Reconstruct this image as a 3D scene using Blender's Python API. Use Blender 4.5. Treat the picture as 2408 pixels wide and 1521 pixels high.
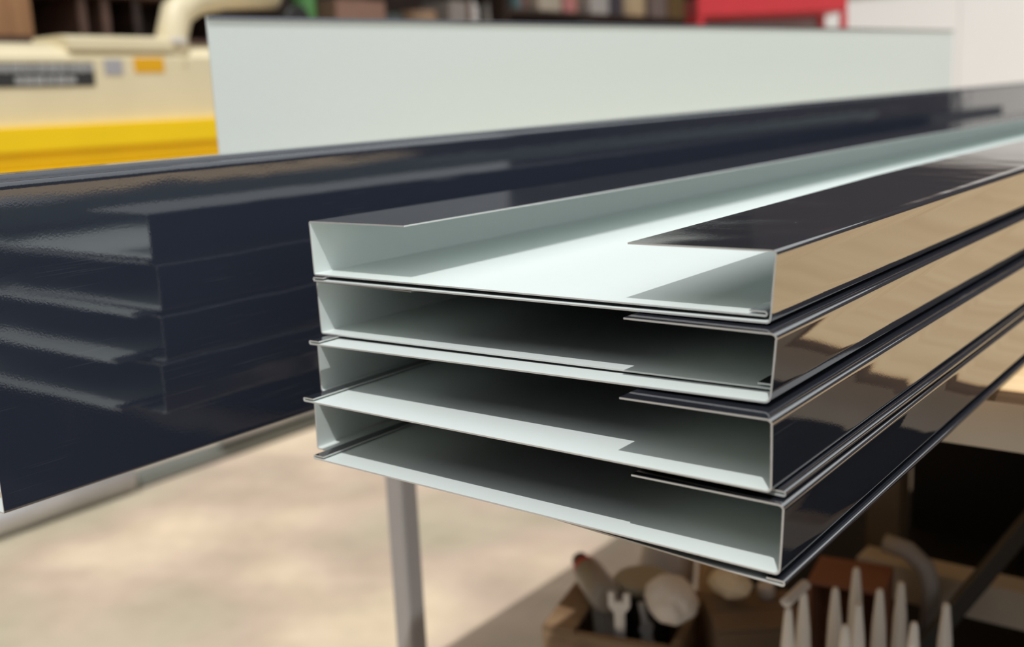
import bpy, bmesh, math, random
from mathutils import Vector, Matrix, Euler

for o in list(bpy.data.objects):
    bpy.data.objects.remove(o, do_unlink=True)
SC = bpy.context.scene
COL = SC.collection
random.seed(7)

# ------------------------------------------------------------------ camera, world, sun, exposure
CZ = 1.10                                   # camera height above the workshop floor; all z below are metres from the floor
cam_d = bpy.data.cameras.new('camera')
cam = bpy.data.objects.new('camera', cam_d); COL.objects.link(cam)
R_ = Vector((0.79418, 0.60611, -0.04378)); F_ = Vector((-0.60094, 0.77261, -0.20478)); U_ = R_.cross(F_).normalized()
M = Matrix((R_, U_, -F_)).transposed().to_4x4(); M.translation = (0, 0, CZ)
cam.matrix_world = M
cam_d.sensor_width = 36; cam_d.sensor_fit = 'HORIZONTAL'
cam_d.lens = 2523.8 / 2408 * 36
cam_d.clip_start = 0.02; cam_d.clip_end = 60
cam_d.dof.use_dof = True; cam_d.dof.focus_distance = 0.645; cam_d.dof.aperture_fstop = 5.0
SC.camera = cam

W = bpy.data.worlds.new('sky'); SC.world = W; W.use_nodes = True
bg = W.node_tree.nodes['Background']
bg.inputs[0].default_value = (0.95, 0.985, 0.98, 1); bg.inputs[1].default_value = 0.88

sun_d = bpy.data.lights.new('sun', 'SUN'); sun = bpy.data.objects.new('sun', sun_d); COL.objects.link(sun)
sun.rotation_euler = Vector((-0.285, 0.40, -0.87)).to_track_quat('-Z', 'Y').to_euler()
sun.location = (2, -3, 7)
sun_d.energy = 2.1; sun_d.angle = math.radians(0.6); sun_d.color = (1.0, 0.985, 0.965)

VS = SC.view_settings
VS.view_transform = 'Standard'; VS.look = 'None'; VS.gamma = 1; VS.use_curve_mapping = False
VS.exposure = 0.22

# ------------------------------------------------------------------ materials
def nodes(name):
    m = bpy.data.materials.new(name); m.use_nodes = True
    nt = m.node_tree
    return m, nt, nt.nodes['Principled BSDF']

def N(nt, t, **kw):
    n = nt.nodes.new(t)
    for k, v in kw.items():
        if k in n.inputs.keys(): n.inputs[k].default_value = v
        else: setattr(n, k, v)
    return n

def plain(name, col, rough=0.6, metal=0.0, ior=1.45, var=0.12, scale=14.0, bump=0.0):
    m, nt, b = nodes(name)
    tc = N(nt, 'ShaderNodeTexCoord')
    nz = N(nt, 'ShaderNodeTexNoise'); nz.inputs['Scale'].default_value = scale; nz.inputs['Detail'].default_value = 6
    nt.links.new(tc.outputs['Object'], nz.inputs['Vector'])
    mx = N(nt, 'ShaderNodeMix', data_type='RGBA')
    mx.inputs[6].default_value = tuple(c * (1 - var) for c in col) + (1,)
    mx.inputs[7].default_value = tuple(min(1, c * (1 + var)) for c in col) + (1,)
    nt.links.new(nz.outputs['Fac'], mx.inputs[0]); nt.links.new(mx.outputs[2], b.inputs['Base Color'])
    b.inputs['Roughness'].default_value = rough; b.inputs['Metallic'].default_value = metal; b.inputs['IOR'].default_value = ior
    if bump:
        bp = N(nt, 'ShaderNodeBump'); bp.inputs['Strength'].default_value = bump; bp.inputs['Distance'].default_value = 0.01
        nt.links.new(nz.outputs['Fac'], bp.inputs['Height']); nt.links.new(bp.outputs['Normal'], b.inputs['Normal'])
    return m

def dark_paint(name, ior, base):
    m, nt, b = nodes(name)
    L = nt.links
    tc = N(nt, 'ShaderNodeTexCoord')
    # dust specks
    vo = N(nt, 'ShaderNodeTexVoronoi'); vo.inputs['Scale'].default_value = 42
    L.new(tc.outputs['Object'], vo.inputs['Vector'])
    lt = N(nt, 'ShaderNodeMath', operation='LESS_THAN'); lt.inputs[1].default_value = 0.022
    L.new(vo.outputs['Distance'], lt.inputs[0])
    keep = N(nt, 'ShaderNodeSeparateColor'); L.new(vo.outputs['Color'], keep.inputs[0])
    g = N(nt, 'ShaderNodeMath', operation='GREATER_THAN'); g.inputs[1].default_value = 0.55; L.new(keep.outputs[0], g.inputs[0])
    sp = N(nt, 'ShaderNodeMath', operation='MULTIPLY'); L.new(lt.outputs[0], sp.inputs[0]); L.new(g.outputs[0], sp.inputs[1])
    # fine scratches: strongly stretched noise
    mp = N(nt, 'ShaderNodeMapping'); mp.inputs['Scale'].default_value = (60, 5, 900); mp.inputs['Rotation'].default_value = (0.05, 0.03, 0.08)
    L.new(tc.outputs['Object'], mp.inputs['Vector'])
    sn = N(nt, 'ShaderNodeTexNoise'); sn.inputs['Scale'].default_value = 1.6; sn.inputs['Detail'].default_value = 3; L.new(mp.outputs[0], sn.inputs['Vector'])
    big = N(nt, 'ShaderNodeTexNoise'); big.inputs['Scale'].default_value = 9; L.new(tc.outputs['Object'], big.inputs['Vector'])
    sr = N(nt, 'ShaderNodeMapRange'); sr.inputs[1].default_value = 0.64; sr.inputs[2].default_value = 0.74; L.new(sn.outputs['Fac'], sr.inputs[0])
    br = N(nt, 'ShaderNodeMapRange'); br.inputs[1].default_value = 0.52; br.inputs[2].default_value = 0.70; L.new(big.outputs['Fac'], br.inputs[0])
    scr = N(nt, 'ShaderNodeMath', operation='MULTIPLY'); L.new(sr.outputs[0], scr.inputs[0]); L.new(br.outputs[0], scr.inputs[1])
    sc2 = N(nt, 'ShaderNodeMath', operation='MULTIPLY'); L.new(scr.outputs[0], sc2.inputs[0]); sc2.inputs[1].default_value = 0.22
    sp2 = N(nt, 'ShaderNodeMath', operation='MULTIPLY'); L.new(sp.outputs[0], sp2.inputs[0]); sp2.inputs[1].default_value = 0.55
    ad = N(nt, 'ShaderNodeMath', operation='ADD'); L.new(sp2.outputs[0], ad.inputs[0]); L.new(sc2.outputs[0], ad.inputs[1])
    mx = N(nt, 'ShaderNodeMix', data_type='RGBA'); mx.inputs[6].default_value = base + (1,); mx.inputs[7].default_value = (0.55, 0.55, 0.55, 1)
    L.new(ad.outputs[0], mx.inputs[0]); L.new(mx.outputs[2], b.inputs['Base Color'])
    rr = N(nt, 'ShaderNodeMapRange'); rr.inputs[3].default_value = 0.045; rr.inputs[4].default_value = 0.16
    L.new(ad.outputs[0], rr.inputs[0]); L.new(rr.outputs[0], b.inputs['Roughness'])
    b.inputs['IOR'].default_value = ior
    # gentle oil-canning of the sheet
    w = N(nt, 'ShaderNodeTexNoise'); w.inputs['Scale'].default_value = 16; w.inputs['Detail'].default_value = 1; L.new(tc.outputs['Object'], w.inputs['Vector'])
    bp = N(nt, 'ShaderNodeBump'); bp.inputs['Strength'].default_value = 0.25; bp.inputs['Distance'].default_value = 0.0012; L.new(w.outputs['Fac'], bp.inputs['Height'])
    of = N(nt, 'ShaderNodeTexNoise'); of.inputs['Scale'].default_value = 700; of.inputs['Detail'].default_value = 1; L.new(tc.outputs['Object'], of.inputs['Vector'])
    bp2 = N(nt, 'ShaderNodeBump'); bp2.inputs['Strength'].default_value = 0.05; bp2.inputs['Distance'].default_value = 0.0002
    L.new(of.outputs['Fac'], bp2.inputs['Height']); L.new(bp.outputs['Normal'], bp2.inputs['Normal']); L.new(bp2.outputs['Normal'], b.inputs['Normal'])
    return m

def wood(name, c1, c2, scale=(3, 40, 40), rough=0.55, rot=(0, 0, 0)):
    m, nt, b = nodes(name)
    tc = N(nt, 'ShaderNodeTexCoord'); mp = N(nt, 'ShaderNodeMapping'); mp.inputs['Scale'].default_value = scale; mp.inputs['Rotation'].default_value = rot
    nt.links.new(tc.outputs['Object'], mp.inputs['Vector'])
    nz = N(nt, 'ShaderNodeTexNoise'); nz.inputs['Scale'].default_value = 1.0; nz.inputs['Detail'].default_value = 8; nz.inputs['Distortion'].default_value = 0.8
    nt.links.new(mp.outputs[0], nz.inputs['Vector'])
    cr = N(nt, 'ShaderNodeValToRGB'); cr.color_ramp.elements[0].position = 0.32; cr.color_ramp.elements[1].position = 0.68
    cr.color_ramp.elements[0].color = c1 + (1,); cr.color_ramp.elements[1].color = c2 + (1,)
    nt.links.new(nz.outputs['Fac'], cr.inputs[0]); nt.links.new(cr.outputs[0], b.inputs['Base Color'])
    b.inputs['Roughness'].default_value = rough
    return m

def concrete():
    m, nt, b = nodes('stained_concrete'); L = nt.links
    tc = N(nt, 'ShaderNodeTexCoord')
    n1 = N(nt, 'ShaderNodeTexNoise'); n1.inputs['Scale'].default_value = 1.7; n1.inputs['Detail'].default_value = 5; L.new(tc.outputs['Object'], n1.inputs['Vector'])
    n2 = N(nt, 'ShaderNodeTexNoise'); n2.inputs['Scale'].default_value = 7; n2.inputs['Detail'].default_value = 8; L.new(tc.outputs['Object'], n2.inputs['Vector'])
    cr = N(nt, 'ShaderNodeValToRGB'); e = cr.color_ramp.elements
    e[0].position = 0.36; e[0].color = (0.52, 0.46, 0.345, 1); e[1].position = 0.66; e[1].color = (0.80, 0.66, 0.485, 1)
    k = e.new(0.5); k.color = (0.61, 0.48, 0.385, 1)
    L.new(n1.outputs['Fac'], cr.inputs[0])
    mx = N(nt, 'ShaderNodeMix', data_type='RGBA', blend_type='MULTIPLY'); mx.inputs[0].default_value = 1
    c2 = N(nt, 'ShaderNodeValToRGB'); c2.color_ramp.elements[0].position = 0.3; c2.color_ramp.elements[0].color = (0.84, 0.84, 0.82, 1); c2.color_ramp.elements[1].position = 0.62; c2.color_ramp.elements[1].color = (1, 1, 1, 1)
    L.new(n2.outputs['Fac'], c2.inputs[0]); L.new(cr.outputs[0], mx.inputs[6]); L.new(c2.outputs[0], mx.inputs[7]); L.new(mx.outputs[2], b.inputs['Base Color'])
    b.inputs['Roughness'].default_value = 0.75
    bp = N(nt, 'ShaderNodeBump'); bp.inputs['Strength'].default_value = 0.2; bp.inputs['Distance'].default_value = 0.01; L.new(n2.outputs['Fac'], bp.inputs['Height']); L.new(bp.outputs['Normal'], b.inputs['Normal'])
    return m

DARK = dark_paint('anthracite_paint', 3.5, (0.022, 0.024, 0.032))
MATT = plain('anthracite_underside', (0.02, 0.022, 0.028), 0.55, var=0.1, scale=60)
FASC = dark_paint('anthracite_fascia_paint', 2.05, (0.026, 0.032, 0.050))
WHITE = plain('pale_backing_paint', (0.73, 0.79, 0.775), 0.40, var=0.015, scale=120)
EDGE = plain('cut_sheet_edge', (0.72, 0.72, 0.70), 0.4, 0.35, var=0.1, scale=200)
PLY = wood('plywood', (0.74, 0.50, 0.26), (0.90, 0.66, 0.38), (2.0, 30, 30))
PLYEDGE = wood('plywood_edge', (0.10, 0.055, 0.03), (0.24, 0.15, 0.08), (6, 6, 160))
RAILW = plain('weathered_timber', (0.72, 0.66, 0.57), 0.8, var=0.25, scale=8)
OLIVEW = plain('olive_brown_timber', (0.15, 0.12, 0.085), 0.75, var=0.25, scale=9)
STEEL = plain('painted_steel_tube', (0.43, 0.42, 0.42), 0.45, 0.2, var=0.08)
DKSTEEL = plain('dark_steel', (0.10, 0.095, 0.09), 0.5, 0.3)
BLACK = plain('shelf_and_shade_black', (0.008, 0.006, 0.006), 0.8)  # near-black for the lower shelf and the painted shade behind it
CONC = concrete()
CREAM = plain('cream_enamel', (0.76, 0.665, 0.45), 0.4, var=0.08, scale=5)
YELLOW = plain('yellow_enamel', (0.95, 0.64, 0.002), 0.5, var=0.06, scale=5)
ORANGE = plain('orange_sticker', (0.78, 0.40, 0.0), 0.5, var=0.03)
PLATE = plain('black_name_plate', (0.03, 0.03, 0.03), 0.45)
PLATETXT = plain('pale_plate_lettering', (0.36, 0.36, 0.36), 0.5)
GREYPLATE = plain('grey_data_plate', (0.38, 0.37, 0.40), 0.4)
SILVER = plain('silver_pipe', (0.55, 0.54, 0.54), 0.35, 0.4)
DKBROWN = wood('dark_brown_wood', (0.025, 0.013, 0.009), (0.07, 0.04, 0.028), (3, 3, 30))
BROWN = wood('brown_wood', (0.12, 0.065, 0.045), (0.20, 0.11, 0.08), (3, 20, 20))
TANWOOD = wood('orange_tan_board', (0.45, 0.20, 0.09), (0.62, 0.33, 0.15), (20, 20, 2))
WALLW = plain('white_limewash', (0.93, 0.92, 0.90), 0.85, var=0.03, scale=2)
WALLD = plain('dark_workshop_wall', (0.055, 0.045, 0.045), 0.85, var=0.2, scale=2)
ROOFM = plain('shade_roof_grey', (0.20, 0.19, 0.18), 0.7)
NOZ = plain('natural_nylon', (0.90, 0.86, 0.81), 0.4, var=0.05)
RED = plain('red_enamel', (0.55, 0.03, 0.04), 0.4, var=0.08)
CARD = plain('brown_card', (0.22, 0.155, 0.105), 0.8, var=0.2, scale=10)
TERRA = plain('terracotta_card', (0.30, 0.13, 0.075), 0.8, var=0.2, scale=10)
CRATE = wood('crate_pine', (0.20, 0.12, 0.065), (0.36, 0.24, 0.14), (12, 60, 60))
GREYPL = plain('grey_plastic', (0.30, 0.27, 0.24), 0.45)
DKPL = plain('black_plastic', (0.018, 0.018, 0.017), 0.5)
PALEPL = plain('pale_olive_plastic', (0.40, 0.37, 0.28), 0.5)
PAPER = plain('cream_paper', (0.90, 0.78, 0.58), 0.8)
RAG = plain('white_rag', (0.84, 0.78, 0.72), 0.9, var=0.2, scale=25)
WHITEPL = plain('white_plastic', (0.72, 0.69, 0.67), 0.4)

# ------------------------------------------------------------------ helpers
def tag(o, label=None, cat=None, group=None, kind=None):
    if label: o['label'] = label
    if cat: o['category'] = cat
    if group: o['group'] = group
    if kind: o['kind'] = kind
    return o

def thing(name, label, cat, loc=(0, 0, 0), rz=0.0, group=None):
    o = bpy.data.objects.new(name, None); COL.objects.link(o)
    o.location = loc; o.rotation_euler = (0, 0, rz); o.empty_display_size = 0.05
    return tag(o, label, cat, group)

def mesh_obj(name, verts, faces, mats, fm=None, parent=None, smooth=None, loc=None):
    me = bpy.data.meshes.new(name); me.from_pydata([tuple(v) for v in verts], [], faces)
    for m in (mats if isinstance(mats, (list, tuple)) else [mats]): me.materials.append(m)
    if fm:
        for p, i in zip(me.polygons, fm): p.material_index = i
    if smooth is not None:
        for i, p in enumerate(me.polygons): p.use_smooth = smooth if isinstance(smooth, bool) else smooth[i]
    me.update()
    o = bpy.data.objects.new(name, me); COL.objects.link(o)
    if parent: o.parent = parent
    if loc: o.location = loc
    return o

class MB:
    """collects shapes in the local frame of the thing"""
    def __init__(s): s.bm = bmesh.new()
    def _x(s, vs, rot, loc):
        mt = Matrix.Translation(loc) @ Euler(rot).to_matrix().to_4x4()
        for v in vs: v.co = mt @ v.co
    def box(s, c, d, rot=(0, 0, 0), bev=0.0):
        r = bmesh.ops.create_cube(s.bm, size=1); vs = r['verts']
        for v in vs: v.co = Vector((v.co.x * d[0], v.co.y * d[1], v.co.z * d[2]))
        s._x(vs, rot, c)
        if bev:
            es = list({e for v in vs for e in v.link_edges})
            bmesh.ops.bevel(s.bm, geom=es, offset=bev, segments=2, affect='EDGES', clamp_overlap=True)
        return s
    def lathe(s, prof, c=(0, 0, 0), rot=(0, 0, 0), n=20):
        rings = []
        for (r, z) in prof:
            rings.append([s.bm.verts.new((r * math.cos(2 * math.pi * i / n), r * math.sin(2 * math.pi * i / n), z)) for i in range(n)])
        fs = []
        for a, b in zip(rings, rings[1:]):
            for i in range(n):
                f = s.bm.faces.new((a[i], a[(i + 1) % n], b[(i + 1) % n], b[i])); f.smooth = True
        s.bm.faces.new(list(reversed(rings[0]))); s.bm.faces.new(rings[-1])
        s._x([v for r in rings for v in r], rot, c); return s
    def tube(s, pts, r, n=12):
        pts = [Vector(p) for p in pts]; rings = []
        rs = r if isinstance(r, (list, tuple)) else [r] * len(pts)
        for i, p in enumerate(pts):
            t = (pts[min(i + 1, len(pts) - 1)] - pts[max(i - 1, 0)]).normalized()
            a = t.orthogonal().normalized() if i == 0 else (ref - t * ref.dot(t)).normalized()
            ref = a; b = t.cross(a)
            rings.append([s.bm.verts.new(p + (a * math.cos(2 * math.pi * k / n) + b * math.sin(2 * math.pi * k / n)) * rs[i]) for k in range(n)])
        for a, b in zip(rings, rings[1:]):
            for k in range(n):
                f = s.bm.faces.new((a[k], a[(k + 1) % n], b[(k + 1) % n], b[k])); f.smooth = True
        s.bm.faces.new(list(reversed(rings[0]))); s.bm.faces.new(rings[-1]); return s
    def prism(s, poly, d, axis='y', c=(0, 0, 0), rot=(0, 0, 0)):
        """poly in (x,z), extruded d along y"""
        a = [s.bm.verts.new((x, 0, z)) for x, z in poly]; b = [s.bm.verts.new((x, d, z)) for x, z in poly]
        n = len(poly)
        s.bm.faces.new(a); s.bm.faces.new(list(reversed(b)))
        for i in range(n): s.bm.faces.new((a[i], b[i], b[(i + 1) % n], a[(i + 1) % n]))
        s._x(a + b, rot, c); return s
    def blob(s, c, d, seed=0, amp=0.3, sub=3):
        r = bmesh.ops.create_icosphere(s.bm, subdivisions=sub, radius=0.5); rnd = random.Random(seed)
        dirs = [Vector((rnd.uniform(-1, 1), rnd.uniform(-1, 1), rnd.uniform(-1, 1))).normalized() for _ in range(26)]
        for v in r['verts']:
            q = v.co.normalized(); k = 1 + amp * max(abs(q.dot(x)) ** 10 * (1 if i % 2 else -1) for i, x in enumerate(dirs)) - amp * 0.6 * max(abs(q.dot(x)) ** 14 for x in dirs[::3])
            v.co = Vector((q.x * d[0], q.y * d[1], q.z * d[2])) * 0.5 * k
        s._x(r['verts'], (0, 0, rnd.uniform(0, 3)), c); return s
    def build(s, name, mat, parent=None, loc=None, rz=None):
        bmesh.ops.recalc_face_normals(s.bm, faces=s.bm.faces)
        me = bpy.data.meshes.new(name); s.bm.to_mesh(me); s.bm.free(); me.materials.append(mat)
        o = bpy.data.objects.new(name, me); COL.objects.link(o)
        if parent: o.parent = parent
        if loc: o.location = loc
        if rz is not None: o.rotation_euler = (0, 0, rz)
        return o

# ------------------------------------------------------------------ the setting
def struct(name, c, d, mat):
    return tag(MB().box((0, 0, 0), d).build(name, mat, loc=c), kind='structure')

struct('floor', (0, 3, -0.06), (14, 22, 0.12), CONC)
struct('wall_left', (-4.35, 3.0, 1.8), (0.2, 12.0, 3.6), WALLD)
struct('wall_back', (0, 7.6, 1.8), (8.9, 0.2, 3.6), WALLD)
struct('added_wall_front', (-0.5, -3.2, 2.0), (7.8, 0.2, 4.0), WALLD)  # added behind the camera, unseen, to keep low light out of the profiles
struct('added_wall_right', (3.5, 2.1, 0.62), (0.2, 10.4, 1.24), WALLD)  # added low wall out of view, darkening what the fascia mirrors
wp = thing('partition', 'white painted partition against the back wall right of the red rack', 'partition', (-1.12, 7.40, 0))
for i in range(4):
    MB().box((-1.35 + i * 0.9, 0, 0.84), (0.896, 0.06, 1.68), bev=0.004).build('panel', WALLW, wp)
MB().box((0, 0, 1.695), (3.62, 0.10, 0.03), bev=0.004).build('capping', BROWN, wp)
shade_roof = struct('added_shade_roof', (-3.72, 3.0, 3.65), (1.46, 12.0, 0.06), ROOFM)  # roof added out of view to keep sun off the left wall
for i in range(9):
    MB().box((0, 0, 0), (1.40, 0.07, 0.14)).build('added_rafter', BROWN, shade_roof, loc=(0, -5.4 + i * 1.35, -0.10))

# ------------------------------------------------------------------ workbench
BT = CZ - 0.2465                                  # bench top height
YB = 0.900                                        # front edge of the bench
bench = thing('workbench', 'plywood-topped workbench with steel legs carrying the stacked sheet-metal profiles', 'workbench', (0, YB, 0))
MB().box((1.10, 1.40, BT - 0.0055), (4.40, 2.80, 0.011), bev=0.001).build('plywood_top', PLY, bench)
MB().box((1.10, -0.0011, BT - 0.0060), (4.40, 0.0020, 0.0095)).build('edge_strip', PLYEDGE, bench)
MB().box((1.10, 0.050, BT - 0.011 - 0.026), (4.40, 0.036, 0.052), bev=0.002).build('front_rail', RAILW, bench)
MB().box((1.10, 2.76, BT - 0.011 - 0.0245), (4.40, 0.036, 0.049), bev=0.002).build('back_rail', RAILW, bench)
for sx in (-1.08, 3.28):
    MB().box((sx, 1.39, BT - 0.011 - 0.0245), (0.036, 2.69, 0.049), bev=0.002).build('side_rail', RAILW, bench)
LH = BT - 0.061
for lx, ly in ((-0.943, 0.060), (3.15, 0.060), (-0.943, 2.70), (3.15, 2.70)):
    MB().box((lx, ly, LH / 2), (0.030, 0.030, LH), bev=0.002).build('leg', STEEL, bench)
for lx, ly in ((-0.452, 0.50), (1.2, 0.50), (3.0, 0.50)):
    MB().box((lx, ly, (BT - 0.011) / 2), (0.046, 0.040, BT - 0.011), bev=0.002).build('timber_post', OLIVEW, bench)
MB().box((1.28, 0.455, CZ - 0.645), (3.50, 0.045, 0.05), bev=0.002).build('stretcher', RAILW, bench)
SH = CZ - 0.80
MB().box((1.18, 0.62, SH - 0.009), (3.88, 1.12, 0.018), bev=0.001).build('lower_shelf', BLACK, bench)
MB().box((1.28, 1.0, (SH + BT - 0.011) / 2), (3.70, 0.012, BT - 0.011 - SH)).build('shade_panel', BLACK, bench)  # black sheet added in place of the deep shade under the bench

tag(MB().box((0, 0, 0.006), (2.4, 1.3, 0.012), bev=0.003).build('added_dark_mat', plain('added_mat_black', (0.02, 0.02, 0.02), 0.8), loc=(1.2, 0.1, 0.0)), 'added dark mat, out of view, cutting the floor light mirrored in the fascia', 'mat')  # added, unseen: darkens the fascia reflection and the floor bounce

# ------------------------------------------------------------------ folded sheet-metal profiles
T = 0.0010
def arc(cx, cz, r, a0, a1, n=6):
    return [(cx + r * math.cos(math.radians(a0 + (a1 - a0) * i / n)), cz + r * math.sin(math.radians(a0 + (a1 - a0) * i / n))) for i in range(n + 1)]

def profile(x0, z0, h, lean, lip, x1, dz1, rad, hem=0.0085, gap=0.0022, lipdz=0.0, lipin=0.0):
    """centre line of hem > web > flange > lip, for a piece whose flange stands on the LEFT at x0 and whose
    hemmed web edge lies at x1 (right); z0 = underside of the sheet. Returns list of (part, points)."""
    zc = z0 + T / 2
    s = dz1 / (x1 - x0)
    web = lambda x: zc + s * (x - x0)
    zr = web(x1); g = gap / 2
    hemp = [(x1 - hem, zr + gap), (x1 - hem * 0.5, zr + gap)] + [(x1 + g * math.cos(math.radians(a)), zr + g + g * math.sin(math.radians(a))) for a in range(90, -91, -18)] + [(x1 - 0.002, web(x1 - 0.002))]
    n = 10; xs = [x1 - 0.002 - (x1 - 0.002 - (x0 + rad + 0.006)) * i / n for i in range(n + 1)]
    webp = [(x, web(x)) for x in xs]
    top = z0 + h - T / 2
    c0 = arc(x0 + rad + T / 2, zc + rad, rad, 270, 180)
    fl = lambda z: x0 + T / 2 + lean * (z - zc) / (top - zc)
    fls = [(fl(z), z) for z in [zc + rad + 0.0008 + (top - rad - 0.0016 - zc - rad) * i / 6 for i in range(7)]]
    xt = fl(top)
    c1 = arc(xt + rad, top - rad, rad, 180, 90)
    flp = [xs and webp[-1]] + [(x0 + rad + 0.0015, web(x0 + rad + 0.0015))] + c0 + fls + c1 + [(xt + rad + 0.0008, top), (xt + rad + 0.006, top)]
    lp = [(xt + rad + 0.006 + (lip - rad - 0.006) * i / 8, top + lipdz * (i / 8) ** 1.3) for i in range(9)]
    return [('hem', hemp), ('web', [hemp[-1]] + webp[1:]), ('flange', flp), ('lip', lp)]

def sheet_piece(name, label, parts, y0, y1, mirror=None, group=None, base=None, dev=None, rows=None, cat='metal profile', skew=0.0, skin=None):
    """parts: list of (part name, centre line in (x,z)); dark outer skin on the left of the path direction, pale skin on the right"""
    base = base or (parts[1][1][5][0] if mirror is None else 2 * mirror - parts[1][1][5][0], (y0 + y1) / 2, min(p[1] for q in parts for p in q[1]) - T / 2)
    root = thing(name, label, cat, base, group=group)
    full = [p for _, q in parts for p in q]
    rows = rows or [y0 + (y1 - y0) * (i / 30) ** 1.6 for i in range(31)]
    def nrm(pts, i):
        a = pts[max(i - 1, 0)]; b = pts[min(i + 1, len(pts) - 1)]
        dx, dz = b[0] - a[0], b[1] - a[1]; l = math.hypot(dx, dz) or 1
        return (-dz / l, dx / l)
    for k, (pn, pts) in enumerate(parts):
        # neighbours give the seam the same normal on both sides
        pre = parts[k - 1][1][-2] if k else None; post = parts[k + 1][1][1] if k + 1 < len(parts) else None
        ext = ([pre] if pre else []) + pts + ([post] if post else [])
        off = 1 if pre else 0
        V = []; Fc = []; FM = []; SM = []
        nx = len(pts)
        for y in rows:
            for side in (0.5, -0.5):
                for i in range(nx):
                    n_ = nrm(ext, i + off); x = pts[i][0] + n_[0] * T * side; z = pts[i][1] + n_[1] * T * side
                    d = dev(pn, i / (nx - 1), y, x, z) if dev else (0, 0)
                    x += d[0]; z += d[1]
                    if mirror is not None: x = 2 * mirror - x
                    V.append((x - base[0], y - base[1] + skew * min(1, max(0, (x + 0.56) / 0.34)) * max(0, 1 - (y - y0) / 0.2), z - base[2]))
        ix = lambda r, s, i: (r * 2 + s) * nx + i
        for r in range(len(rows) - 1):
            for i in range(nx - 1):
                q = (ix(r, 0, i), ix(r + 1, 0, i), ix(r + 1, 0, i + 1), ix(r, 0, i + 1)); p = (ix(r, 1, i), ix(r, 1, i + 1), ix(r + 1, 1, i + 1), ix(r + 1, 1, i))
                if mirror is not None: q = q[::-1]; p = p[::-1]
                Fc += [q, p]; FM += [0, 1]; SM += [True, True]
        def dup(idx): V.append(V[idx]); return len(V) - 1
        for r, rev in ((0, False), (len(rows) - 1, True)):
            for i in range(nx - 1):
                q = [dup(ix(r, 0, i)), dup(ix(r, 0, i + 1)), dup(ix(r, 1, i + 1)), dup(ix(r, 1, i))]
                if rev != (mirror is not None): q = q[::-1]
                Fc.append(tuple(q)); FM.append(2); SM.append(False)
        for i in ([0] if k == 0 else []) + ([nx - 1] if k == len(parts) - 1 else []):
            for r in range(len(rows) - 1):
                q = [dup(ix(r, 0, i)), dup(ix(r, 1, i)), dup(ix(r + 1, 1, i)), dup(ix(r + 1, 0, i))]
                if (i != 0) != (mirror is not None): q = q[::-1]
                Fc.append(tuple(q)); FM.append(2); SM.append(False)
        mesh_obj(pn, V, Fc, [skin or (MATT if pn == 'web' else DARK), WHITE, EDGE], FM, root, SM)
    return root

def Apiece(label, x0, y0, z0, h=0.038, lean=0.0, lip=0.0896, x1=None, dz1=0.0, y1=3.2, dev=None, skew=0.0, **kw):
    P = profile(x0, z0 + CZ, h, lean, lip, x1 if x1 is not None else x0 + 0.340, dz1, 0.0012, **kw)
    return sheet_piece('folded_profile', label, P, y0, y1, None, 'stacked folded profiles', dev=dev, skew=skew)

def Bpiece(label, x0, y0, z0, h=0.038, lean=0.0, lip=0.0865, w=0.339, dz1=0.0, y1=3.2, dev=None, **kw):
    # built with the flange on the left at x0, then mirrored about x0
    P = profile(x0, z0 + CZ, h, lean, lip, x0 + w, dz1, 0.0024, **kw)
    return sheet_piece('folded_profile', label, P, y0, y1, x0, 'stacked folded profiles', dev=dev)

def wav(a, k, ph):
    def f(pn, u, y, x, z):
        if pn == 'flange': return (a * math.sin(k * y + ph) * math.sin(math.pi * u) ** 2, 0)
        if pn == 'lip': return (0, 0.0006 * u * math.sin(5 * y + ph))
        return (0, 0)
    return f
def lip_rise(pn, u, y, x, z):                      # the lip of the top right piece opens a little further back
    if pn == 'lip': return (0, 0.0045 * u * min(1.0, max(0, (y - 0.5) / 0.42)) ** 1.2)
    if pn == 'flange': return (-0.0007 * math.sin(7 * y) * math.sin(math.pi * u) ** 2, 0)
    return (0, 0)

Bpiece('lowest right-hand profile of the stack, flange mirroring the clutter below', -0.2049, 0.4717, -0.2391, lean=-0.0019, dz1=0.0021, dev=wav(0.0007, 9, 1.0))
Apiece('lowest left-hand profile, its web the bottom sheet of the stack', -0.5697, 0.4970, -0.2412, h=0.0412, lean=0.0010, x1=-0.2040, dz1=-0.0040, skew=-0.024, dev=wav(0.0004, 8, 0))
Bpiece('right-hand profile of the second box from the bottom, web jutting out furthest', -0.2087, 0.4703, -0.1958, lean=-0.0002, dz1=-0.0002, dev=wav(0.0008, 8, 2.2))
Apiece('left-hand profile of the second box from the bottom, hem poking past the right flange', -0.5670, 0.5030, -0.1993, h=0.0382, x1=-0.2060, dz1=-0.0004, skew=-0.025, dev=wav(0.0004, 7, 1))
Bpiece('right-hand profile of the second box from the top, web tip drooping left', -0.2176, 0.4874, -0.1556, h=0.0366, lean=-0.0034, lip=0.0877, dz1=-0.0050, dev=wav(0.0008, 10, 0.3))
Apiece('left-hand profile of the second box from the top, web lying over its partner', -0.5648, 0.5056, -0.1573, h=0.0380, lean=-0.0009, x1=-0.2240, dz1=0.0036, dev=wav(0.0004, 6, 2))
Bpiece('topmost right-hand profile of the stack with scratched dark lip', -0.2225, 0.5001, -0.1176, lean=-0.0030, dz1=-0.0009, dev=lip_rise)
Apiece('topmost left-hand profile of the stack with wide pale sunlit web', -0.5650, 0.5031, -0.1148, lean=-0.0010, x1=-0.2275, dev=wav(0.0005, 5, 0.5))

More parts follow.
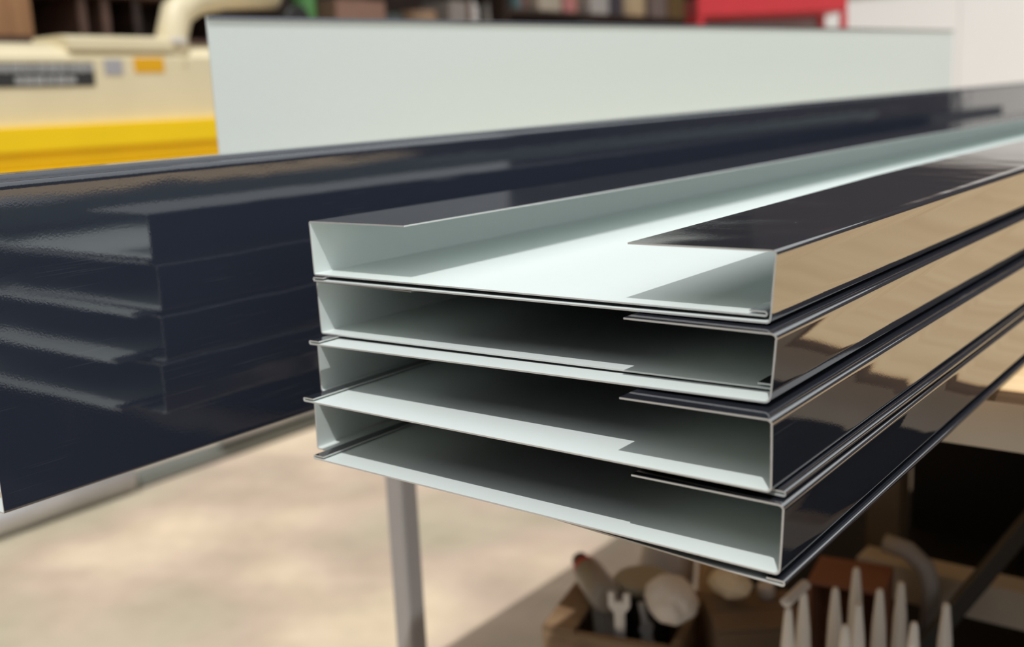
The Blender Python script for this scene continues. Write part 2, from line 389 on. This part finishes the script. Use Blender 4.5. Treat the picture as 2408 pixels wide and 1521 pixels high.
# ------------------------------------------------------------------ tall fascia boards standing on edge
def fascia(label, x, y0, y1, z0, z1, flange, r=0.0016, white_front=False, top_hem=0.0, dev=None):
    """upright board: web in the plane X = x, flanges turned back to -X. path runs so that its left side is the dark skin"""
    zb, zt = z0 + T / 2, z1 - T / 2
    if not white_front:
        # start at far end of bottom flange, come forward (+x), up, back (-x): left side of 'up' is -x, so run it the other way round
        low = [(x - flange + (flange - r - 0.004) * i / 4, zb) for i in range(5)]
        c0 = arc(x - T / 2 - r, zb + r, r, -90, 0)
        c1 = arc(x - T / 2 - r, zt - r, r, 0, 90)
        web = [(x - T / 2, zb + r + 0.003 + (zt - zb - 2 * r - 0.006) * i / 8) for i in range(9)]
        up = [(x - r - 0.004 - (flange - r - 0.004) * i / 4, zt) for i in range(5)]
        parts = [('bottom_flange', low + c0 + [web[0]]), ('web', web), ('top_flange', [web[-1]] + c1 + up)]
        parts = [(n, p[::-1]) for n, p in parts][::-1]
    else:
        low = [(x - flange + (flange - r - 0.004) * i / 4, zb) for i in range(5)]
        c0 = arc(x - T / 2 - r, zb + r, r, -90, 0)
        web = [(x - T / 2, zb + r + 0.003 + (zt - zb - r - 0.006) * i / 8) for i in range(9)]
        g = 0.0012
        hem = [(x - T / 2 + g + g * math.cos(math.radians(a)), zt - g + g * math.sin(math.radians(a))) for a in range(180, -1, -30)] + [(x - T / 2 + 2 * g, zt - g - top_hem * (i / 2)) for i in (1, 2)]
        parts = [('bottom_flange', low + c0 + [web[0]]), ('web', web), ('hem', [web[-1]] + hem)]
    rows = [y0 + (y1 - y0) * (i / 24) ** 1.3 for i in range(25)]
    return sheet_piece('fascia_board', label, parts, y0, y1, None, 'fascia boards on edge', base=(x - 0.01, (y0 + y1) / 2, z0), dev=dev, rows=rows, cat='fascia board', skin=FASC)

def fdev(pn, u, y, x, z):
    return (0.0, 0.006 * max(0, (y - 0.3)) * max(0, min(1, (z - BT) / 0.2)))
fascia('dark glossy fascia board standing on edge left of the stack, mirroring its pale ends', -0.660, 0.311, 4.2, BT + 0.0004, CZ - 0.0372, 0.030, dev=fdev)
fascia('second dark fascia board nested just behind the front one, only its upper edge showing', -0.6925, 0.330, 4.2, BT + 0.0004, CZ - 0.0345, 0.026, dev=fdev)
def pdev(pn, u, y, x, z):
    return (0.0, 0.016 * max(0, y - 0.72) * max(0, min(1, (z - BT) / 0.34)))
fascia('tall pale panel standing on edge behind the dark fascia, thin dark hem along its top', -0.945, 0.724, 3.39, BT + 0.0004, CZ + 0.0975, 0.04, white_front=True, top_hem=0.002, dev=pdev)

# ------------------------------------------------------------------ folding machine
mach = thing('folding_machine', 'cream and yellow sheet-metal folding machine behind the dark fascia', 'machine', (-3.0, 1.4, 0))
def mpart(n, mat, c, d, bev=0.004, rot=(0, 0, 0)):
    return MB().box((c[0] + 3.0, c[1] - 1.4, c[2] + CZ), d, rot, bev).build(n, mat, mach)
# cream top beam with a rounded shoulder
MB().prism([(0, -0.02), (0, 0.175), (-0.03, 0.205), (-0.10, 0.222), (-0.40, 0.222), (-0.40, -0.02)], 2.6, c=(0, -1.3, CZ)).build('clamping_beam', CREAM, mach)
MB().prism([(0, 0), (0.0, 0.0), (0, 0.03), (-0.04, 0.044), (-0.2, 0.044), (-0.2, 0)][1:], 0.36, c=(0.002, 0.40, CZ + 0.198)).build('raised_cover', CREAM, mach)
mpart('bending_apron', YELLOW, (-3.01, 1.4, -0.055), (0.10, 2.6, 0.075), 0.006)
mpart('bending_apron', YELLOW, (-3.03, 1.4, -0.115), (0.10, 2.6, 0.045), 0.004)
mpart('bending_apron', YELLOW, (-3.00, 1.4, -0.24), (0.12, 2.6, 0.20), 0.006)
pl = mpart('name_plate', PLATE, (-2.999, 1.66, 0.1265), (0.004, 0.42, 0.068), 0.001)
rt = random.Random(3)
def marks(z, y0, y1, h):                           # rows of pale worn lettering, illegible in the photograph
    y = y0
    while y < y1:
        w = rt.uniform(0.018, 0.03)
        MB().box((0.0048, y + w / 2 - 1.4, z + CZ), (0.0016, w, h * rt.uniform(0.85, 1.1))).build('plate_mark', PLATETXT, pl, loc=(0, 0, 0))
        y += w + rt.uniform(0.003, 0.006)
marks(0.145, 1.455, 1.845, 0.022)
marks(0.111, 1.62, 1.785, 0.022)
mpart('data_plate', GREYPLATE, (-2.9995, 1.938, 0.147), (0.004, 0.062, 0.046), 0.001)
mpart('warning_sticker', ORANGE, (-2.9995, 2.064, 0.153), (0.004, 0.108, 0.046), 0.001)
MB().tube([(-0.05, 0.80, CZ + 0.14), (-0.06, 0.80, CZ + 0.24), (-0.06, 0.83, CZ + 0.32), (-0.06, 0.90, CZ + 0.365), (-0.06, 1.02, CZ + 0.39), (-0.06, 1.24, CZ + 0.40)], 0.052, 16).build('gooseneck_arm', CREAM, mach)
mpart('cover_bolt', WHITEPL, (-3.02, 2.185, 0.228), (0.05, 0.06, 0.02), 0.006)
for y in (0.35, 2.45):
    mpart('end_frame', OLIVEW, (-3.20, y, -0.55), (0.36, 0.16, 1.10), 0.01)
mpart('lower_apron', BROWN, (-3.16, 1.4, -0.66), (0.05, 2.1, 0.72), 0.004)
MB().tube([(0.20, -0.75, 0.045), (0.20, 0.30, 0.045)], 0.044, 16).build('foot_rail', SILVER, mach)
MB().box((0.18, 0.72, 0.02), (0.08, 0.80, 0.04), bev=0.01).build('foot_plate', plain('grey_green_casting', (0.20, 0.21, 0.19), 0.6), mach)
MB().tube([(0.22, 0.62, 0.085), (0.22, 1.05, 0.085)], 0.024, 12).build('treadle_bar', SILVER, mach)
tag(MB().lathe([(0.052, -0.02), (0.058, -0.014), (0.058, 0.014), (0.052, 0.02)], rot=(0, math.pi / 2, 0), n=28).build('hand_wheel', DKPL, loc=(-3.0, 2.685, CZ + 0.300)), 'black round hand wheel peeping over the pale panel beside the green tin', 'wheel')

# ------------------------------------------------------------------ storage along the left wall
rk = thing('shelf_unit', 'dark brown wooden wall shelving with cluttered boards behind the machine', 'shelf', (-4.05, 4.6, 0))
def shelf(n, mat, c, d):
    return MB().box((c[0] + 4.05, c[1] - 4.6, c[2]), d, bev=0.003).build(n, mat, rk)
for z, y0, y1, mt in ((CZ + 0.285, 1.7, 7.4, BROWN), (CZ + 0.492, 5.08, 7.4, DKBROWN), (CZ + 0.475, 1.7, 3.02, BROWN), (CZ + 0.95, 1.7, 7.4, DKBROWN), (0.7, 1.7, 7.4, DKBROWN)):
    shelf('shelf_board', mt, (-4.05, (y0 + y1) / 2, z), (0.36, y1 - y0, 0.030))
for y in (1.68, 3.03, 5.06, 7.42):
    shelf('upright', DKBROWN, (-4.05, y, 1.10), (0.36, 0.03, 2.2))
for y, mt in ((2.42, BROWN), (2.52, BROWN), (2.66, DKBROWN)):
    shelf('divider', mt, (-4.06, y, CZ + 0.38), (0.30, 0.035, 0.158))
shelf('back_board', DKBROWN, (-4.235, 4.55, 1.30), (0.02, 5.7, 1.70))
tag(MB().box((0, 0, 0), (0.26, 0.24, 0.155), bev=0.004).build('storage_box', TANWOOD, loc=(-4.0, 2.07, CZ + 0.3785)), 'orange-tan wooden box on the shelf above the machine nameplate', 'box')

def jar(label, cat, y, z, r, h, mat, x=-3.98, name='tin', lid=None):
    t = thing(name, label, cat, (x, y, z))
    MB().lathe([(r * 0.96, 0), (r, 0.006), (r, h - 0.006), (r * 0.96, h)], n=20).build('body', mat, t)
    if lid: MB().lathe([(r * 0.75, h), (r * 0.75, h + 0.025), (r * 0.6, h + 0.03)], n=16).build('lid', lid, t)
    return t
def carton(label, y, z, d, mat, x=-3.98, rz=0, name='carton', cat='box'):
    t = thing(name, label, cat, (x, y, z), rz)
    MB().box((0, 0, d[2] / 2), d, bev=0.004).build('body', mat, t)
    MB().box((0, 0, d[2] + 0.001), (d[0] * 0.98, d[1] * 0.16, 0.002)).build('tape', plain('tape', (0.42, 0.33, 0.24), 0.4), t)
    return t
S1 = CZ + 0.3005; S2 = CZ + 0.5075
GREEN = plain('green_tin', (0.13, 0.36, 0.11), 0.5)
PINKB = plain('pink_brown_card', (0.34, 0.20, 0.15), 0.8)
jar('green tin on the wall shelf beside the black wheel', 'tin', 3.62, S1, 0.055, 0.24, GREEN, lid=PALEPL)
carton('pinkish brown carton on the wall shelf right of the green tin', 3.88, S1, (0.24, 0.34, 0.20), PINKB)
jar('dark grey-green round tub between the pinkish carton and the tan jar', 'tub', 4.17, S1, 0.095, 0.15, plain('grey_green_tub', (0.08, 0.095, 0.09), 0.5), name='tub')
jar('tan round jar on the wall shelf behind the pale panel', 'jar', 4.42, S1, 0.10, 0.175, plain('tan_jar', (0.40, 0.25, 0.15), 0.5), name='jar')
carton('grey carton between the tan jar and the white bottle', 4.64, S1, (0.2, 0.15, 0.23), plain('grey_card', (0.32, 0.29, 0.27), 0.8))
carton('slim brown wooden block next to the white bottle', 4.74, S1, (0.2, 0.035, 0.24), BROWN, name='wooden_block', cat='block')
jar('white plastic bottle on the wall shelf', 'bottle', 4.835, S1, 0.062, 0.22, WHITEPL, name='bottle', lid=WHITEPL)
tt = thing('funnel', 'grey upturned funnel right of the white bottle', 'funnel', (-3.96, 4.985, S1))
MB().lathe([(0.056, 0), (0.056, 0.01), (0.018, 0.16), (0.014, 0.24)], n=20).build('cone', GREYPL, tt)
pal = [((0.10, 0.16, 0.17), 'teal', 0.10), ((0.45, 0.10, 0.09), 'red', 0.12), ((0.50, 0.44, 0.36), 'beige', 0.26), ((0.55, 0.22, 0.22), 'pink', 0.15), ((0.48, 0.24, 0.05), 'orange', 0.12), ((0.46, 0.43, 0.42), 'pale grey', 0.24), ((0.07, 0.06, 0.08), 'near-black', 0.16), ((0.55, 0.42, 0.27), 'tan', 0.33), ((0.24, 0.18, 0.17), 'mauve', 0.24), ((0.20, 0.125, 0.055), 'ochre brown', 0.26)]
y = 5.12
for i, (c, nm, w) in enumerate(pal):
    mt = plain('shelf_' + nm.replace(' ', '_').replace('-', '_'), c, 0.6)
    if i % 3 == 1: jar('%s tin in the row on the upper wall shelf' % nm, 'tin', y + w / 2, S2, w * 0.45, 0.2 + 0.03 * (i % 2), mt)
    else: carton('%s carton in the row on the upper wall shelf' % nm, y + w / 2, S2, (0.22, w * 0.92, 0.17 + 0.05 * (i % 3)), mt)
    y += w + 0.01
tag(MB().blob((0, 0, 0.085), (0.22, 0.60, 0.15), 5, 0.06).build('paper_bag', plain('grey_lilac_bag', (0.44, 0.43, 0.44), 0.7), loc=(-4.0, 6.05, S1 + 0.002)), 'grey-lilac bag lying under the upper wall shelf', 'bag')
tag(MB().blob((0, 0, 0.09), (0.2, 0.28, 0.15), 8, 0.06).build('cloth_bundle', plain('magenta_cloth', (0.42, 0.05, 0.16), 0.8), loc=(-4.0, 6.9, S1 - 0.004)), 'magenta cloth bundle on the wall shelf left of the red rack', 'cloth')
# red steel rack standing at an angle in front of the back wall
ang = math.atan2(0.412, 0.544)
rr_ = thing('tool_rack', 'red steel tool rack standing at the end of the pale panel', 'rack', (-2.30, 5.05, 0), ang)
MB().box((0, 0, CZ + 0.385), (0.70, 0.40, 0.10), bev=0.006).build('top_tray', RED, rr_)
for sx in (-0.335, 0.335):
    for sy in (-0.185, 0.185):
        MB().box((sx, sy, (CZ + 0.336) / 2), (0.03, 0.03, CZ + 0.334), bev=0.003).build('leg', RED, rr_)
MB().box((0, 0.196, CZ + 0.10), (0.70, 0.008, 0.44)).build('back_sheet', GREYPLATE, rr_)
MB().box((0, 0, CZ - 0.30), (0.64, 0.36, 0.02)).build('shelf', RED, rr_)
br = thing('wall_bracket', 'small beige bracket fixed to the white back wall', 'bracket', (-1.76, 7.47, CZ + 0.145))
MB().box((0, 0, 0), (0.15, 0.05, 0.035), bev=0.004).build('arm', plain('beige_bracket', (0.42, 0.39, 0.31), 0.6), br)
MB().box((0, 0.022, 0), (0.06, 0.012, 0.08), bev=0.003).build('plate', plain('beige_bracket_plate', (0.42, 0.39, 0.31), 0.6), br)

# ------------------------------------------------------------------ clutter on the lower shelf
cr = thing('wooden_crate', 'open wooden crate of tools on the lower shelf under the stack', 'crate', (-0.776, 1.032, SH + 0.0004), math.radians(15))
for c, d in (((0.09, 0.006, 0.06), (0.18, 0.012, 0.12)), ((0.09, 0.164, 0.06), (0.18, 0.012, 0.12)), ((0.006, 0.085, 0.06), (0.012, 0.146, 0.12)), ((0.174, 0.085, 0.06), (0.012, 0.146, 0.12))):
    MB().box(c, d, bev=0.0015).build('side_board', CRATE, cr)
MB().box((0.09, 0.085, 0.006), (0.156, 0.146, 0.010)).build('base_board', CRATE, cr)
MB().box((0.022, 0.085, 0.123), (0.044, 0.170, 0.006), bev=0.001).build('top_slat', CRATE, cr)

dr = thing('power_drill', 'grey cordless drill with a red collar resting in the wooden crate', 'drill', (-0.742, 1.117, CZ - 0.645), math.radians(-40))
MB().lathe([(0.017, -0.05), (0.021, -0.045), (0.022, 0.03), (0.017, 0.045)], rot=(0, math.pi / 2, 0), n=18).build('motor_housing', GREYPL, dr)
MB().lathe([(0.012, 0), (0.013, 0.02), (0.008, 0.038)], c=(-0.088, 0, 0), rot=(0, math.pi / 2, 0), n=16).build('chuck', DKPL, dr)
MB().lathe([(0.017, 0), (0.018, 0.003), (0.018, 0.010), (0.017, 0.013)], c=(-0.063, 0, 0), rot=(0, math.pi / 2, 0), n=16).build('collar', RED, dr)
MB().box((0.022, 0, -0.05), (0.028, 0.026, 0.085), rot=(0, -0.2, 0), bev=0.006).build('grip', GREYPL, dr)
MB().box((0.03, 0, -0.10), (0.06, 0.042, 0.03), bev=0.005).build('battery', DKPL, dr)
pp = thing('pliers', 'worn metal pliers leaning out of the crate beside the drill', 'pliers', (-0.676, 1.108, SH + 0.0178), 0.4)
MB().tube([(0, 0, 0), (0.004, 0, 0.05), (0.012, 0, 0.10), (0.004, 0, 0.135)], [0.006, 0.007, 0.006, 0.004]).build('handle', STEEL, pp)
MB().tube([(0.03, 0, 0.0), (0.022, 0, 0.05), (0.01, 0, 0.10), (0.006, 0, 0.135)], [0.006, 0.007, 0.006, 0.004]).build('handle', STEEL, pp)
MB().lathe([(0.009, -0.006), (0.009, 0.006)], c=(0.011, 0, 0.10), rot=(math.pi / 2, 0, 0), n=14).build('pivot', STEEL, pp)

sp = thing('spanner', 'grey steel spanner standing upright in the crate beside the drill', 'spanner', (-0.684, 1.077, SH + 0.0116), 0.3)
MB().box((0, 0, 0.075), (0.014, 0.006, 0.13), bev=0.002).build('shank', SILVER, sp)
MB().prism([(-0.014, 0.0), (-0.005, -0.012), (0.005, -0.012), (0.014, 0.0), (0.014, 0.018), (0.006, 0.018), (0.006, 0.006), (-0.006, 0.006), (-0.006, 0.018), (-0.014, 0.018)], 0.007, c=(0, -0.0035, 0.148)).build('jaw', SILVER, sp)
wb = thing('bung', 'small white plastic bung on the shelf beside the crate corner', 'bung', (-0.802, 1.018, SH + 0.0004))
MB().lathe([(0.012, 0), (0.014, 0.004), (0.012, 0.03), (0.009, 0.034)], n=16).build('body', WHITEPL, wb)
MB().lathe([(0.017, 0.034), (0.018, 0.037), (0.017, 0.042)], n=16).build('flange', WHITEPL, wb)
tb = thing('tub', 'black plastic tub with pale rim standing in the wooden crate', 'tub', (-0.708, 1.176, SH + 0.0116))
MB().lathe([(0.030, 0), (0.032, 0.004), (0.036, 0.13), (0.035, 0.132)], n=24).build('body', DKPL, tb)
MB().lathe([(0.037, 0.128), (0.040, 0.132), (0.040, 0.140), (0.036, 0.143)], n=24).build('rim', PALEPL, tb)
for i, (x, y, z, d, mt, lb, nm) in enumerate(((-0.634, 1.122, 0.130, (0.08, 0.06, 0.055), RAG, 'crumpled white rag draped on the crate beside the black tub', 'rag'),
        (-0.745, 1.300, 0.0, (0.08, 0.07, 0.18), WHITEPL, 'pale crumpled packaging behind the black tub', 'packaging'),
        (-0.655, 1.310, 0.0, (0.08, 0.07, 0.18), plain('tan_paper', (0.60, 0.40, 0.22), 0.8), 'crumpled tan paper behind the white rag', 'paper'),
        (-0.583, 1.186, 0.149, (0.055, 0.04, 0.035), PAPER, 'crumpled cream paper lying on the brown carton', 'paper'))):
    tag(MB().blob((0, 0, d[2] / 2 + 0.004), d, 20 + i, 0.22).build('crumpled_' + nm, mt, loc=(x, y, SH + z + 0.001)), lb, nm)
bc = thing('carton', 'brown flat-topped carton under the front corner of the stack', 'box', (-0.551, 1.187, SH + 0.0004), math.radians(38))
MB().box((0, 0, 0.07), (0.115, 0.10, 0.14), bev=0.002).build('body', CARD, bc)
MB().box((0, 0.026, 0.1415), (0.115, 0.05, 0.003)).build('flap', CARD, bc)
MB().box((0, -0.026, 0.1415), (0.115, 0.05, 0.003)).build('flap', CARD, bc)
cp = thing('stopper', 'white plastic stopper lying on the brown carton', 'stopper', (-0.552, 1.228, SH + 0.1438))
MB().lathe([(0.012, 0), (0.012, 0.014), (0.010, 0.018)], n=16).build('cap', WHITEPL, cp)
tc_ = thing('carton', 'terracotta carton lying open with a dark mouth behind the nozzles', 'box', (-0.452, 1.264, SH + 0.0004), math.radians(10)); tc_.scale = (0.80, 0.80, 0.97)
MB().box((-0.055, 0, 0.095), (0.006, 0.10, 0.19)).build('side', TERRA, tc_)
MB().box((0.055, 0, 0.095), (0.006, 0.10, 0.19)).build('side', TERRA, tc_)
MB().box((0, 0.047, 0.095), (0.104, 0.006, 0.19)).build('back', TERRA, tc_)
MB().box((0, 0, 0.19), (0.116, 0.10, 0.005)).build('top', TERRA, tc_)
MB().box((0, 0, 0.0032), (0.104, 0.088, 0.006)).build('base', TERRA, tc_)
el = thing('pipe_elbow', 'pale grey pipe elbow beside the olive timber post', 'pipe', (-0.366, 1.312, SH + 0.0004))
MB().tube([(0, 0, 0.0), (0, 0, 0.17), (-0.008, 0, 0.195), (-0.03, 0.0, 0.213), (-0.06, 0, 0.217)], 0.012, 14).build('bend', plain('pale_grey_pipe', (0.42, 0.41, 0.42), 0.5), el)
MB().lathe([(0.015, 0), (0.015, 0.03)], n=16).build('socket', GREYPL, el)
bar = thing('steel_bar', 'dark steel flat bar leaning across the bench stretcher', 'bar', (-0.420, 1.172, SH))
p0 = Vector((0.0, 0.0, 0.012)); p1 = Vector((0.262, 0.317, 0.44)); dirv = (p1 - p0); q = dirv.to_track_quat('Z', 'X').to_euler()
MB().box(((p0 + p1) / 2), (0.022, 0.008, dirv.length), rot=q, bev=0.001).build('bar', DKSTEEL, bar)

# rack with upright sealant nozzles
nr = thing('nozzle_tray', 'grey-beige tray holding upright nozzles under the bench', 'tray', (-0.365, 1.065, SH + 0.0004))
TRAYM = plain('tray_greige', (0.26, 0.225, 0.18), 0.6)
MB().box((0, 0, 0.006), (0.20, 0.19, 0.010)).build('base', TRAYM, nr)
for c, d in (((-0.098, 0, 0.05), (0.006, 0.19, 0.10)), ((0.098, 0, 0.05), (0.006, 0.19, 0.10)), ((0, -0.092, 0.05), (0.19, 0.006, 0.10)), ((0, 0.092, 0.05), (0.19, 0.006, 0.10))):
    MB().box(c, d, bev=0.001).build('side', TRAYM, nr)
MB().box((0, 0, 0.088), (0.188, 0.176, 0.006)).build('deck', TRAYM, nr)
DK = SH + 0.0914
tips = [(-0.427, 1.007, 'nearest the tray corner by the carton'), (-0.425, 1.044, 'second from the tray corner, capped by the white clip'), (-0.406, 1.087, 'third along the back edge'), (-0.400, 1.136, 'tallest-looking at the back left'), (-0.361, 1.100, 'in the middle of the tray'), (-0.350, 1.138, 'at the back right of the group'), (-0.366, 1.048, 'just left of centre behind the middle'), (-0.308, 1.049, 'short-looking at the front right'), (-0.293, 1.109, 'furthest right, beside the dark bar'), (-0.361, 0.996, 'front one cut off by the picture edge')]
for i, (x, y, w) in enumerate(tips):
    t = thing('sealant_nozzle', 'pale tapered nozzle, %s' % w, 'nozzle', (x, y, DK), group='upright sealant nozzles')
    L = CZ - 0.545 - DK + 0.004 * math.sin(i * 2.3)
    MB().lathe([(0.0115, 0.018), (0.0105, 0.05), (0.0075, L * 0.75), (0.0042, L - 0.004), (0.0030, L)], n=16).build('tip', NOZ, t)
    MB().lathe([(0.0125, 0), (0.0130, 0.002), (0.0130, 0.016), (0.0118, 0.018)], n=16).build('collar', NOZ, t)
cl = thing('plastic_clip', 'white plastic clip bridging two nozzle tips', 'clip', (-0.426, 1.024, CZ - 0.5405))
MB().box((0, 0, 0.006), (0.012, 0.058, 0.010), bev=0.003).build('bridge', WHITEPL, cl)
